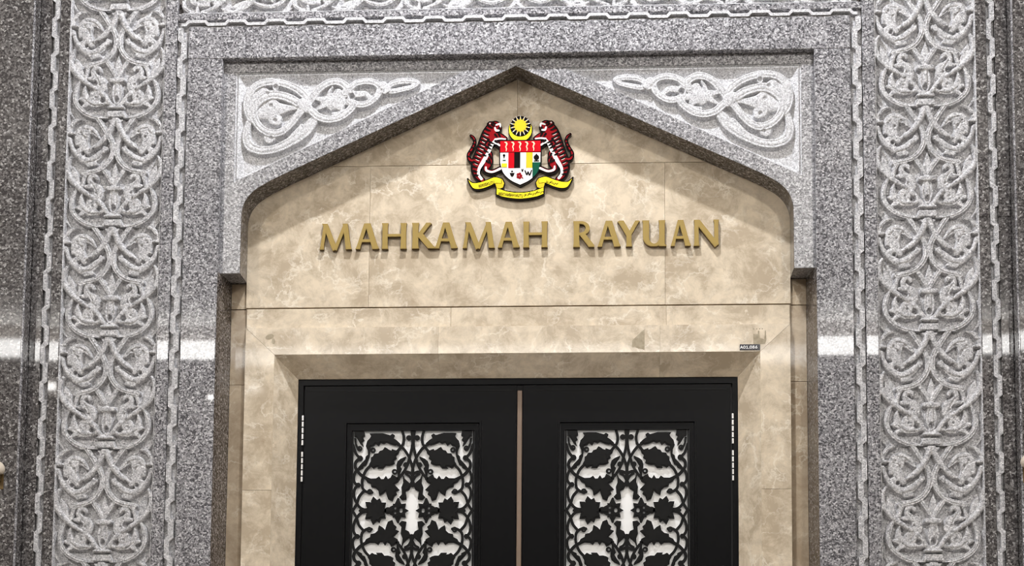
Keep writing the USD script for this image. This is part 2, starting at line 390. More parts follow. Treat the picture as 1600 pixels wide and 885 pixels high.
# the arabesque of one block of the pilaster: traced strokes in eighths of a picture pixel, right half, mirrored to the left
U, V = 0.000346, 0.000372
PER, HALF = 0.5157, 0.2243
FAT = 1.15
def arabesque(step=0.0023):
    R = Relief(-HALF, HALF, 0, PER, step)
    ax = lambda y: 745 + (y - 180) * 0.018
    def both(pts, h, i, dw=30, mirror=True, **k):
        q = [((x - ax(y)) * U, PER - (y - 180) * V, (w[0] if w else dw) * U * FAT) for x, y, *w in pts]
        R.stroke(q, h, i[1] if mirror else i[0], **k)
        if mirror:
            R.stroke([(-a, b, c) for a, b, c in q], h, i[0], **k)
    def eye(x, y, r, h=0.002, mirror=True, sx=1.0):
        for s in ((1, -1) if mirror else (1,)):
            R.drill(s * (x - ax(y)) * U, PER - (y - 180) * V, r * U * 1.2, h, sx)
    two = lambda n: (R.name(n), R.name(n))
    one = lambda n: (R.name(n), 0)
    ring, half_leaf, bud, stem, leaf2, bud2, arc, fork, vtie = two('ring_strand'), two('curled_leaf'), two('bud_flower'), two('stem_strand'), two('curled_leaf'), two('bud_flower'), two('ring_strand'), two('side_leaf'), two('tie_strand')
    calyx, clasp, tulip, collar = one('leaf_point'), one('clasp'), one('tulip'), one('collar')
    # low pieces first
    both([(1322, 790, 16), (1300, 860, 44), (1262, 950, 42), (1215, 1040, 28)], 0.020, fork)
    both([(1385, 1190, 14), (1410, 1300, 26), (1400, 1450, 22), (1330, 1560, 14)], 0.012, fork)
    both([(768, 745, 6), (768, 850, 42), (768, 930, 48), (768, 1020, 18)], 0.019, calyx, mirror=False)
    # bud flower of the upper ring
    for s in ([(965, 425, 22), (1040, 345, 46), (1130, 310, 62), (1215, 330, 58), (1262, 410, 40), (1268, 500, 30)],
              [(1175, 380, 84), (1190, 470, 80), (1145, 560, 58), (1110, 610, 40)], [(1235, 590, 46), (1180, 640, 30)]):
        both(s, 0.025, bud, crown=0.15, soft=0.22)
    # tall bud of the lower ring
    for s in ([(985, 955, 24), (1000, 925, 34), (1050, 915, 40), (1085, 960, 38), (1065, 1010, 48), (1000, 1080, 84), (975, 1160, 86), (990, 1225, 56)],
              [(1130, 1045, 30), (1040, 1050, 44), (990, 1080, 50)], [(985, 1225, 50), (1080, 1240, 40), (1105, 1300, 34)], [(1020, 1295, 52), (1060, 1300, 46)]):
        both(s, 0.025, bud2, crown=0.15, soft=0.22)
    # thick curled leaves
    both([(862, 575, 26), (930, 612, 44), (1015, 685, 56), (1120, 722, 58), (1232, 668, 46), (1322, 560, 34), (1366, 430, 28)], 0.027, half_leaf, crown=0.3)
    both([(880, 560, 40), (900, 600, 34)], 0.027, half_leaf)
    both([(1000, 760, 26), (1100, 770, 36)], 0.024, half_leaf)
    both([(1186, 1155, 20), (1196, 1225, 42), (1172, 1310, 56), (1095, 1368, 54), (985, 1375, 46), (882, 1362, 30)], 0.027, leaf2, crown=0.3)
    both([(1248, 1312, 28), (1190, 1330, 34)], 0.027, leaf2)
    both([(1235, 1430, 20), (1170, 1380, 40)], 0.025, leaf2)
    # rings and strands
    both([(1215, 180, 26), (1290, 205, 30), (1348, 270, 30), (1372, 345, 30)], 0.026, ring, groove=0.10)
    both([(1318, 366), (1402, 366)], 0.029, ring, dw=24)
    both([(990, 172), (925, 262), (868, 350), (812, 440), (778, 540), (786, 640), (830, 728), (900, 798), (990, 843), (1090, 863), (1165, 880)], 0.027, ring, dw=37, groove=0.14)
    both([(1105, 868, 34), (1150, 915, 30), (1178, 1000, 26), (1190, 1075, 22)], 0.026, ring, groove=0.1)
    both([(1262, 1085, 22), (1302, 1165, 32), (1326, 1280, 34), (1288, 1395, 35), (1204, 1478, 36), (1100, 1530, 36), (1000, 1556, 36), (900, 1572, 30)], 0.027, arc, groove=0.14)
    both([(893, 838, 34), (830, 930, 33), (778, 1020, 28)], 0.025, vtie, groove=0.1)
    both([(752, 165, 40), (785, 260, 38), (832, 360, 40), (900, 448, 40), (980, 520, 38), (1068, 575, 30)], 0.031, stem, crown=0.25)
    both([(1342, 678, 22), (1382, 760, 36), (1385, 855, 38), (1342, 950, 38), (1270, 1030, 38), (1190, 1092, 36), (1100, 1145, 34), (1038, 1190, 28)], 0.031, stem, crown=0.25)
    both([(958, 1240, 34), (900, 1310, 36), (845, 1380, 34), (785, 1430, 30)], 0.030, stem, crown=0.25)
    # middle pieces
    both([(690, 1076), (846, 1076)], 0.030, clasp, dw=36, mirror=False)
    both([(768, 1145, 62), (768, 1225, 80), (768, 1300, 66), (768, 1370, 36)], 0.025, tulip, mirror=False, crown=0.2)
    both([(668, 1432), (868, 1432)], 0.033, collar, dw=22, mirror=False)
    T = lambda pts: Polygon([((x - ax(y)) * U, PER - (y - 180) * V) for x, y in pts])
    R.fill(T([(650, 1455), (888, 1455), (930, 1566), (610, 1566)]), 0.027, collar[0], 0.006)
    R.fill(T([(615, 179), (880, 179), (835, 240), (770, 300), (725, 300), (655, 240)]), 0.023, collar[0], 0.006)
    for e in ((1062, 466, 34), (1182, 622, 20), (870, 242, 26), (1064, 1108, 30), (948, 1332, 26), (858, 510, 30), (1030, 600, 24)):
        eye(*e)
    eye(768, 1322, 34, mirror=False, sx=0.75)
    for x, y, r in ((1068, 356, 18), (1150, 420, 14), (1032, 958, 18), (1210, 360, 12), (1000, 1130, 12), (1045, 1292, 14), (1340, 290, 10)):
        eye(x, y, r, 0.018)
    for pts in ([(1000, 400), (1080, 330), (1180, 310)], [(1130, 480), (1180, 400), (1240, 380)], [(985, 1150), (1010, 1080), (1060, 1000)], [(900, 640), (1010, 715), (1130, 745)], [(960, 1395), (1080, 1395), (1180, 1330)]):
        q = [((x - ax(y)) * U, PER - (y - 180) * V) for x, y in pts]
        R.engrave(q, 0.004, 0.0028)
        R.engrave([(-a, b) for a, b in q], 0.004, 0.0028)
    for dx in (-30, 30):
        R.engrave([((768 + dx - ax(1200)) * U, PER - (1130 - 180) * V), ((768 + dx * 1.3 - ax(1200)) * U, PER - (1290 - 180) * V)], 0.005, 0.003)
    R.engrave([(-0.06, PER - (1452 - 180) * V), (0.06, PER - (1452 - 180) * V)], 0.012, 0.0022)
    side = np.abs(R.X) > HALF - 0.0055
    R.H = np.where(side, 0.030, R.H)
    R.I = np.where(side, 0, R.I)
    return R

# ------------------------------------------------------------------ dimensions of the portal
XA, XB = 1.35, 1.5124            # granite band: inner and outer edge
ZB, ZM = 4.8435, 4.9978          # its lintel: lower and upper edge
YS, YT = 0.042, 0.188            # arch surround's face; marble tympanum's face
XP = 1.8443                      # axis of the carved pilaster
ARCH = [(0, 4.8045), (0.25, 4.6875), (0.60, 4.5235), (0.975, 4.3475), (1.08, 4.298), (1.155, 4.259), (1.205, 4.224), (1.238, 4.183), (1.254, 4.135), (1.2565, 4.08)]
ZBR = 3.8405

# ------------------------------------------------------------------ the unseen hall behind the camera: floor, ceiling, walls, toned for bounce and reflection
solo('floor', box(-8, 8, -13, 0.4, -0.1, 0), FLOORM, 'brown speckled stone floor of the hall, out of view, toned to bounce light', 'floor', kind='structure')
solo('ceiling', box(-8, 8, -13, 0.4, CEIL, CEIL + 0.1), PAINT, 'white painted ceiling high over the hall', 'ceiling', kind='structure')
solo('wall_left', box(-8.1, -8, -13, 0.4, 0, CEIL), WALLS, 'pale unseen wall at the left end of the hall, toned to bounce light', 'wall', kind='structure')
solo('wall_right', box(8, 8.1, -13, 0.4, 0, CEIL), WALLS, 'pale unseen wall at the right end of the hall, toned to bounce light', 'wall', kind='structure')
solo('wall_rear', box(-8, 8, -13.1, -13, 0, CEIL), WALLP, 'dark brown unseen wall facing the portal, toned for its reflection', 'wall', kind='structure')
cv = thing('cove_light', 'long lit strip out of view high on the wall facing the portal, placed for its reflection', 'light', (0, -12.97, 6.93))
part(cv, 'housing', box(-7.95, 7.95, -13.0, -12.77, 6.775, 6.815), TRIMM)
part(cv, 'diffuser', box(-7.95, 7.95, -12.99, -12.78, 6.818, 7.05), GLOW)  # unseen strip, placed for the bright band mirrored in the polished stone
for x, z, wd, wh, which in ((-4.03, 6.56, 0.20, 0.07, 'long flat'), (-4.47, 6.37, 0.13, 0.06, 'short low'), (-6.54, 6.52, 0.13, 0.09, 'nearly square')):  # lamps out of view, each placed for a small glint in the stone
    t = thing('wall_lamp', which + ' bright lamp out of view facing the portal, placed for a small reflection', 'lamp', (x, -13, z))
    part(t, 'bracket', box(x - 0.02, x + 0.02, -13.0, -12.95, z - 0.03, z + 0.03), TRIMM)
    part(t, 'lamp_face', box(x - wd / 2, x + wd / 2, -12.9495, -12.92, z - wh / 2, z + wh / 2, 0.01), LAMPGLOW)
for k, (pos, aim, r, *_q) in enumerate(LAMPS):  # housings of the lamps, all out of view
    t = thing('ceiling_downlight', ('round ceiling downlight close above the portal', 'round lamp out of view far back on the left, placed to light the portal from the front', 'round lamp out of view far back on the right, placed to light the portal from the front', 'wide fill lamp added out of view towards the left wall', 'wide fill lamp added out of view towards the right wall')[k], 'light', (pos[0], pos[1], CEIL))
    an = trimesh.creation.annulus(r * 1.15, r * 1.5, CEIL - pos[2] - 0.05)
    an.apply_translation((pos[0], pos[1], (CEIL + pos[2] + 0.05) / 2))
    part(t, 'housing', an, TRIMM, 30)

# ------------------------------------------------------------------ outer granite wall
XO = 2.209
zs = [0, 0.95, 1.95, 3.02, 4.08, 5.12, 6.2, CEIL]
for s, side in ((-1, 'left'), (1, 'right')):
    w = thing('wall_front_' + side, 'dark speckled granite wall to the %s of the carved portal' % side, 'wall', (s * XO, 0, 0), kind='structure')
    for a, b in zip(zs[:-1], zs[1:]):
        for xa, xb in ((XO + 0.0002, 3.4), (3.402, 4.7), (4.702, 8.0)):
            part(w, 'granite_slab', box(min(s * xa, s * xb), max(s * xa, s * xb), -0.08, 0.4, a + 0.0002, b - 0.0002, 0.0007), G_DARK)
    part(w, 'arris_bead', box(min(s * (XO - 0.002), s * (XO + 0.008)), max(s * (XO - 0.002), s * (XO + 0.008)), -0.0835, -0.072, 0, CEIL, 0.003), G_BAND)  # pale strip for the light caught along the wall edge
w = thing('wall_front_upper', 'dark speckled granite wall above the carved frieze', 'wall', (0, 0, 5.6), kind='structure')
for xa, xb in ((-XO, -0.75), (-0.749, 0.749), (0.75, XO)):
    part(w, 'granite_slab', box(xa + 0.0003, xb - 0.0003, -0.08, 0.4, 5.60, CEIL, 0.002), G_DARK)

# ------------------------------------------------------------------ carved pilasters
T_ARAB = arabesque()
BLOCKS = [4.05 + PER * k for k in range(-4, 3)]          # lower edge of each block
first = None
for s, side in ((-1, 'left'), (1, 'right')):
    t = thing('carved_pilaster', 'tall pale granite pilaster carved with interlaced scrolls, %s of the arch' % side, 'pilaster', (s * XP, 0.0, 0.0))
    for k, z in enumerate(BLOCKS):
        z = z + 0.0012 * (k // 2)
        if first is None:
            T_ARAB.H *= 1.10
            first = T_ARAB.build(t, G_CARVE, 0.034, 'carved_block', (0, 0, z))
        else:
            p = numbered(t, 'carved_block')
            q = stage.DefinePrim(p, 'Mesh')
            q.GetReferences().AddInternalReference(first)
            UsdGeom.Xformable(q).GetOrderedXformOps()[0].Set(Gf.Vec3d(0, 0, float(z)))
    X = lambda a, b: (min(s * a, s * b), max(s * a, s * b))
    zt = 5.59
    part(t, 'backing', box(*X(1.5126, XO - 0.0005), 0.037, 0.39, 0, zt), G_SOFFIT)
    part(t, 'plinth', box(*X(1.6215, 2.067), -0.004, 0.03, 0, BLOCKS[0] - 0.002, 0.004), G_BAND)
    for a, b in ((1.5645, 1.6196), (2.0690, 2.1165), (2.1535, XO - 0.001)):
        for z0, z1 in ((0, 1.98), (1.9812, 4.0495), (4.0507, zt)):
            part(t, 'edge_strip', box(*X(a, b), -0.001, 0.031, z0, z1, 0.0025), G_BAND if a < 2 else G_DARK)

# ------------------------------------------------------------------ fret mouldings
def fret(x0, x1, width, amp, per, diag=0.014, phase=0.0):
    """A cranked ribbon running from x0 to x1 about the axis."""
    pts, k = [], 0
    x, sgn = x0 - phase, 1
    while x < x1 + per:
        pts += [(x, sgn * amp), (x + per / 2 - diag, sgn * amp)]
        x += per / 2
        sgn = -sgn
    g = LineString(pts).buffer(width / 2, cap_style=2, join_style=2)
    return g.intersection(sbox(x0, -1, x1, 1))

t = thing('fret_moulding', 'pale cranked fret moulding framing the granite band around the arch', 'moulding', (0, 0, 3))
zc, hw = 5.0135, 0.0155
part(t, 'bed', cat_(box(-1.5635, 1.5635, 0.020, 0.0313, ZM + 0.0004, 5.0295)), G_CARVE)
for s in (-1, 1):
    part(t, 'bed', box(min(s * 1.5128, s * 1.564), max(s * 1.5128, s * 1.564), 0.020, 0.0313, 0, ZM), G_CARVE)
    g = fret(0.0, 1.545, 0.0135, 0.0078, 0.183, phase=0.03)
    g = affinity.scale(g, s, 1, origin=(0, 0))
    part(t, 'top_ribbon', extr(affinity.translate(g, 0, zc), -0.005, 0.0205), G_WHITE)
    g = fret(0.0, 4.99, 0.024, 0.0082, 0.172, phase=0.05)
    g = affinity.affine_transform(g, [0, s, 1, 0, s * 1.5395, 0])
    part(t, 'side_ribbon', extr(g, -0.005, 0.0205), G_CARVE)
for s, side in ((-1, 'left'), (1, 'right')):
    t = thing('fret_moulding', 'narrow vertical fret moulding along the outer edge of the %s carved pilaster' % side, 'moulding', (s * 2.135, 0, 0))
    part(t, 'bed', box(min(s * 2.117, s * 2.153), max(s * 2.117, s * 2.153), 0.018, 0.0313, 0, 5.59), G_CARVE)
    g = fret(0.0, 5.59, 0.020, 0.0075, 0.172, diag=0.012, phase=0.02)
    g = affinity.affine_transform(g, [0, s, 1, 0, s * 2.135, 0])
    part(t, 'side_ribbon', extr(g, -0.006, 0.0185), G_CARVE)

# ------------------------------------------------------------------ carved frieze over the band (its foot shows along the top of the picture)
t = thing('carved_frieze', 'horizontal pale granite frieze of carved scrolls above the arch', 'frieze', (0, 0, 5.0615 + HALF))
for s in (-1, 1):
    for k in range(3):
        p = numbered(t, 'carved_block')
        q = stage.DefinePrim(p, 'Mesh')
        q.GetReferences().AddInternalReference(first)
        # the block turned on its side, its foot towards the middle
        Mx = Gf.Matrix4d(0, 0, 1, 0, 0, 1, 0, 0, s * 1.0, 0, 0, 0, s * (k * PER), 0.0, 0, 1)
        xf = UsdGeom.Xformable(q)
        xf.ClearXformOpOrder()
        xf.AddTransformOp().Set(Mx)
part(t, 'ledge', box(-1.5640, 1.5640, -0.001, 0.031, 5.030, 5.0605, 0.0025), G_BAND)
part(t, 'backing', box(-1.512, 1.512, 0.037, 0.39, 4.999, 5.59), G_SOFFIT)

# ------------------------------------------------------------------ granite band
t = thing('granite_frame', 'broad flat band of polished speckled granite around the pointed arch', 'frame', (0, 0, 0))
for s in (-1, 1):
    part(t, 'jamb_slab', box(min(s * XA, s * (XB - 0.0004)), max(s * XA, s * (XB - 0.0004)), 0, 0.39, 0, ZB - 0.0004, 0.003), G_BAND)
for s in (-1, 1):
    rv = trimesh.convex.convex_hull(np.array([(s * x, y, z) for x, y in ((1.3499, 0.004), (1.3285, 0.206), (1.3499, 0.206)) for z in (0, ZBR - 0.001)]))
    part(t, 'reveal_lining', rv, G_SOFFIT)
for a, b in ((-XB, -1.245), (-1.2444, 1.2444), (1.245, XB)):
    part(t, 'lintel_slab', box(a, b, 0, 0.39, ZB, ZM, 0.003), G_BAND)

# ------------------------------------------------------------------ arch surround with its two spandrel openings
half = np.array(ARCH)
inner = np.vstack([half[:3], spline(half[3:], 6), [[1.2565, ZBR]]])
offs = 0.072
SP = Polygon([(1.296, 4.7935), (0.215, 4.7935), (1.296, 4.8045 - 0.4695 * 1.296 + offs)])
SPL = affinity.scale(SP, -1, 1, origin=(0, 0))
outer = [(XA - 0.0006, ZBR), (XA - 0.0006, ZB - 0.0008), (0.0, ZB - 0.0008)]
rh = Polygon(list(map(tuple, inner)) + outer)
t = thing('arch_surround', 'grey granite pointed arch surround with bracket ends, around the beige tympanum', 'arch', (0, 0, ZBR))
for s, nm in ((-1, SPL), (1, SP)):
    g = affinity.scale(rh, s, 1, origin=(0, 0)).difference(nm)
    part(t, 'arch_stone', extr(g, YS, YT - 0.0003), G_ARCH)
    o2 = Polygon([(s * 1.2567, ZBR), (s * (XA - 0.0006), ZBR), (s * (XA - 0.0006), 4.2), (s * 1.2567, 4.2)])
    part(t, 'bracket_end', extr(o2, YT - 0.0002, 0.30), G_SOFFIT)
# soffit lining, a hair proud of the stones: darker brown polished granite
for s in (-1, 1):
    a = inner * [s, 1]
    ln = LineString(a).buffer(0.0012, cap_style=2, join_style=2)
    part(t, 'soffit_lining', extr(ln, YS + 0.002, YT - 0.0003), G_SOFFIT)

# ------------------------------------------------------------------ spandrel panels
def spandrel():
    R = Relief(-1.30, -0.20, 4.20, 4.81, 0.0022)
    c1 = lambda x, y: (375 + x / 5.53, 110 + y / 5.53)
    c2 = lambda x, y: (500 + x / 7.2727, 100 + y / 7.2727)
    # pixel -> metres on the panel's plane, a plane fit of the survey
    def m(px, py):
        x = -1.2549 + (px - 383.0) * 0.002866
        z = 4.7467 - (py - 129.6) * 0.002888 - (px - 383.0) * 0.0000500
        return x, z
    W = 0.00052 * 1.24
    big = {}
    def st(pts, h, i, dw=32, f=c1, k=1.0, **a):
        R.stroke([(*m(*f(x, y)), (w[0] if w else dw) * W * k * big.get(i, 1.0)) for x, y, *w in pts], h, i, **a)
    K = 5.53 / 7.2727
    f = lambda x, y: c2(x, y)
    s1, s2, s3, s4, leaf, fl, fl2, tip, cl, lo = [R.name(n) for n in ('ring_strand', 'ring_strand', 'ring_strand', 'ring_strand', 'curled_leaf', 'bud_flower', 'rosette', 'tip_loop', 'clasp', 'long_leaf')]
    big.update({fl: 1.22, fl2: 1.2, leaf: 1.15})
    # big upper ring from the knot round the left
    st([(600, 318), (602, 262), (560, 205), (480, 150), (370, 112), (250, 104), (150, 135), (88, 210), (66, 300), (78, 385), (110, 440)], 0.030, s1, 34, groove=0.08)
    # lower loop with thick leaf end
    st([(92, 455, 24), (72, 520, 30), (66, 610, 36), (100, 690, 40), (200, 728, 40), (330, 712, 40), (470, 645, 44), (590, 555, 50), (655, 470, 44), (690, 430, 24)], 0.028, lo, groove=0.08)
    st([(455, 630, 26), (520, 570, 34), (560, 500, 20)], 0.026, lo)
    # inner ring
    st([(560, 318, 36), (470, 262, 40), (370, 228, 38), (280, 222, 40), (195, 262, 40), (132, 340, 36), (130, 425, 34), (190, 520, 34), (280, 570, 36), (380, 560, 36), (470, 480, 34), (530, 400, 34), (585, 335, 36)], 0.031, s2, groove=0.08)
    st([(215, 205, 44), (150, 265, 44), (110, 340, 40)], 0.027, leaf)
    st([(255, 590, 28), (270, 625, 34), (300, 620, 26)], 0.027, leaf)
    st([(320, 108, 30), (322, 155, 26)], 0.032, cl)
    # inner bud
    st([(140, 405, 24), (210, 385, 48), (290, 345, 66), (300, 400, 60), (330, 430, 40)], 0.027, fl, crown=0.35)
    st([(300, 300, 34), (345, 330, 34), (430, 340, 26), (525, 338, 12)], 0.027, fl)
    st([(350, 375, 26), (430, 352, 20), (500, 345, 10)], 0.026, fl)
    st([(310, 450, 36), (345, 470, 26)], 0.027, fl)
    # second ring to the right of the knot
    st([(590, 340), (650, 250), (715, 165), (790, 112), (870, 98), (940, 130), (985, 190), (1000, 230)], 0.030, s3, 34, groove=0.08)
    st([(590, 315), (650, 370), (720, 425), (810, 445), (900, 425), (985, 365), (1030, 300)], 0.031, s3, 35, groove=0.08)
    st([(560, 300, 44), (600, 330, 48), (610, 360, 30)], 0.033, cl)
    # rosette
    st([(770, 275, 40), (830, 280, 66), (880, 285, 52)], 0.028, fl2, crown=0.3)
    for q in ([(790, 260, 24), (720, 255, 20), (660, 250, 12)], [(790, 300, 22), (730, 330, 18), (690, 355, 10)], [(840, 250, 24), (880, 195, 30)], [(790, 240, 16), (805, 190, 14), (830, 150, 10)],
              [(870, 260, 24), (940, 220, 24), (1010, 150, 22)], [(860, 310, 26), (905, 325, 30)], [(840, 390, 14), (920, 385, 20), (990, 350, 20)], [(880, 280, 26), (960, 285, 24), (1060, 300, 22)]):
        st(q, 0.027, fl2)
    # third ring and the tip
    st([(330, 330), (400, 270), (470, 220), (590, 196), (700, 222), (742, 285), (712, 370), (640, 440), (550, 478), (460, 470), (390, 430)], 0.030, s4, 40, f=f, k=K, groove=0.08)
    st([(400, 345, 30), (470, 350, 34), (560, 345, 30), (610, 380, 26)], 0.026, fl2, f=f, k=K)
    st([(780, 245, 46), (815, 290, 50), (800, 330, 30)], 0.033, cl, f=f, k=K)
    st([(830, 270, 30), (900, 215, 36), (1010, 192, 38), (1120, 195, 36), (1185, 215, 26), (1120, 262, 30), (1010, 290, 34), (900, 315, 34), (830, 310, 30)], 0.028, tip, f=f, k=K, groove=0.08)
    for x, y, r in ((322, 150, 16), (245, 205, 14), (280, 318, 14), (320, 452, 14), (290, 612, 12)):
        R.drill(*m(*c1(x, y)), r * W, 0.018)
    for x, y, r in ((415, 376, 24),):
        R.drill(*m(*c2(x, y)), r * W * K, 0.002)
    # sloped frame of the panel
    import shapely
    x0, ztop, off = -1.255, 4.7435, 0.094
    low = (R.Z - (4.8045 - 0.4695 * -R.X + off)) / 1.105
    d = np.minimum.reduce([R.X - x0, ztop - R.Z, low])
    lip = np.clip(np.maximum.reduce([(x0 - R.X) / 0.030, (R.Z - ztop) / 0.036, -low / 0.013]), 0, 1)
    Hf = 0.030 * lip
    edge = np.minimum.reduce([R.X + 1.296, 4.7935 - R.Z, (R.Z - (4.8045 - 0.4695 * -R.X + offs)) / 1.105])
    gro = np.exp(-((edge - 0.0070) / 0.0030) ** 2) * 0.013
    fr = (d < 0.0005) & (Hf > R.H)
    R.H = np.where(fr, Hf - gro, R.H)
    R.frame = R.name('panel_frame')
    R.I = np.where(fr, R.frame, R.I)
    return R
RS = spandrel()
def keep(s):
    g = affinity.scale(SP, -1, 1, origin=(0, 0)).buffer(-0.0005)
    import shapely
    shapely.prepare(g)
    return lambda x, z: shapely.contains_xy(g, x, z)
sp = thing('spandrel_panel', 'white carved granite spandrel of looped leaves, left of the arch point', 'panel', (0, 0, 0))
RS.H *= 0.95
RS.build(sp, G_WHITE, 0.073, 'carved_ground', (0, 0, 0), keep=keep(-1))
sp2 = thing('spandrel_panel', 'white carved granite spandrel of looped leaves, right of the arch point', 'panel', (0, 0, 0))
q = stage.DefinePrim(numbered(sp2, 'carved_ground'), 'Mesh')
q.GetReferences().AddInternalReference(sp + '/carved_ground')
xf = UsdGeom.Xformable(q)
xf.ClearXformOpOrder()
xf.AddTransformOp().Set(Gf.Matrix4d(-1, 0, 0, 0, 0, 1, 0, 0, 0, 0, 1, 0, 0, 0, 0, 1))

# ------------------------------------------------------------------ beige marble
w = thing('wall_back', 'beige veined marble tympanum recessed inside the granite arch', 'wall', (0, 0, 0), kind='structure')
J = 0.0004
for a, b, z0, z1 in ((-1.2563, -0.0, 4.394, 4.84), (0.0, 1.2563, 4.394, 4.84), (-1.2563, -0.684, 3.7195, 4.394), (-0.684, 0.684, 3.7195, 4.394), (0.684, 1.2563, 3.7195, 4.394)):
    part(w, 'marble_slab', box(a + J, b - J, YT, 0.30, z0 + 0.0009, z1 - 0.0009, 0.0009), MARBLE)
for a, b in ((-1.252, -0.3), (-0.3, 0.69), (0.69, 1.252)):
    part(w, 'marble_strip', box(a + J / 2, b - J / 2, YT - 0.001, 0.30, 3.6205, 3.7145, 0.0022), MARBLE)
part(w, 'joint_bed', box(-1.2565, 1.2565, YT + 0.012, 0.30, 3.621, 3.75), MARBLE_SHADED)
# ------------------------------------------------------------------ marble door surround with its splay
t = thing('door_surround', 'beige marble architrave with mitred corners and splayed inner edge around the black door', 'door surround', (0, 0, 0))
XI, ZI, XD, ZD, YF, YD = 1.1145, 3.4935, 1.0200, 3.4025, 0.170, 0.272
XE, ZE = 1.2500, 3.6200
for s in (-1, 1):
    for z0, z1 in ((0, 1.2), (1.2, 2.35), (2.35, 3.36), (3.36, 3.716), (3.7185, 3.84)):
        part(t, 'jamb_slab', box(min(s * 1.2525, s * 1.3284), max(s * 1.2525, s * 1.3284), 0.204, 0.32, z0 + 0.0006, z1 - 0.0006, 0.0012), MARBLE_SHADED)
def prism(front, back):
    """Front and back loops of the same length joined to a solid."""
    n = len(front)
    v = np.vstack([front, back])
    m = trimesh.convex.convex_hull(v)
    return m
def board(p, y0, y1):
    return extr(Polygon(p), y0, y1)
g = 0.0006
CUTS = [-2, -0.355, 0.66, 2]
for a, b in zip(CUTS[:-1], CUTS[1:]):
    q = Polygon([(-XE + g, ZE), (XE - g, ZE), (XI - g, ZI), (-XI + g, ZI)]).intersection(sbox(a + 0.0003, 0, b - 0.0003, 9))
    part(t, 'lintel_board', extr(q, YF, 0.30), MARBLE)
for s in (-1, 1):
    zs = [0, 1.1, 2.12, 2.86]
    for a, b in zip(zs[:-1], zs[1:]):
        part(t, 'side_board', box(min(s * XI, s * XE), max(s * XI, s * XE), YF, 0.30, a + g, b - g, 0.001), MARBLE)
    part(t, 'side_board', board([(s * XE, zs[-1] + g), (s * XE, ZE - g), (s * XI, ZI - g), (s * XI, zs[-1] + g)], YF, 0.30), MARBLE)
def splay(p, q):
    """A sloped board between the front edge p and the back edge q, each two (x, z) points."""
    F = [(x, YF + 0.0005, z) for x, z in p] + [(x, YD, z) for x, z in q]
    B = [(x, 0.30, z) for x, z in p]
    C = [(x, 0.30, z) for x, z in q]
    return trimesh.convex.convex_hull(np.array(F + B + C))
for a, b, c, d in ((-XI, -0.355, -XD, -0.355), (-0.3546, 0.66, -0.3546, 0.66), (0.6604, XI, 0.6604, XD)):
    part(t, 'splay_board', splay([(a, ZI), (b, ZI)], [(c, ZD), (d, ZD)]), MARBLE)
for s in (-1, 1):
    part(t, 'splay_board', splay([(s * XI, 0.0), (s * XI, ZI - g)], [(s * XD, 0.0), (s * XD, ZD - g)]), MARBLE)

# ------------------------------------------------------------------ doors
t = thing('door_frame', 'black painted steel door frame inside the marble splay', 'door frame', (0, 0.3, 0))
part(t, 'frame_head', box(-1.0195, 1.0195, 0.281, 0.36, 3.3745, 3.402), BLACK)
for s in (-1, 1):
    part(t, 'frame_post', box(min(s * 0.996, s * 1.0195), max(s * 0.996, s * 1.0195), 0.281, 0.36, 0, 3.374), BLACK)

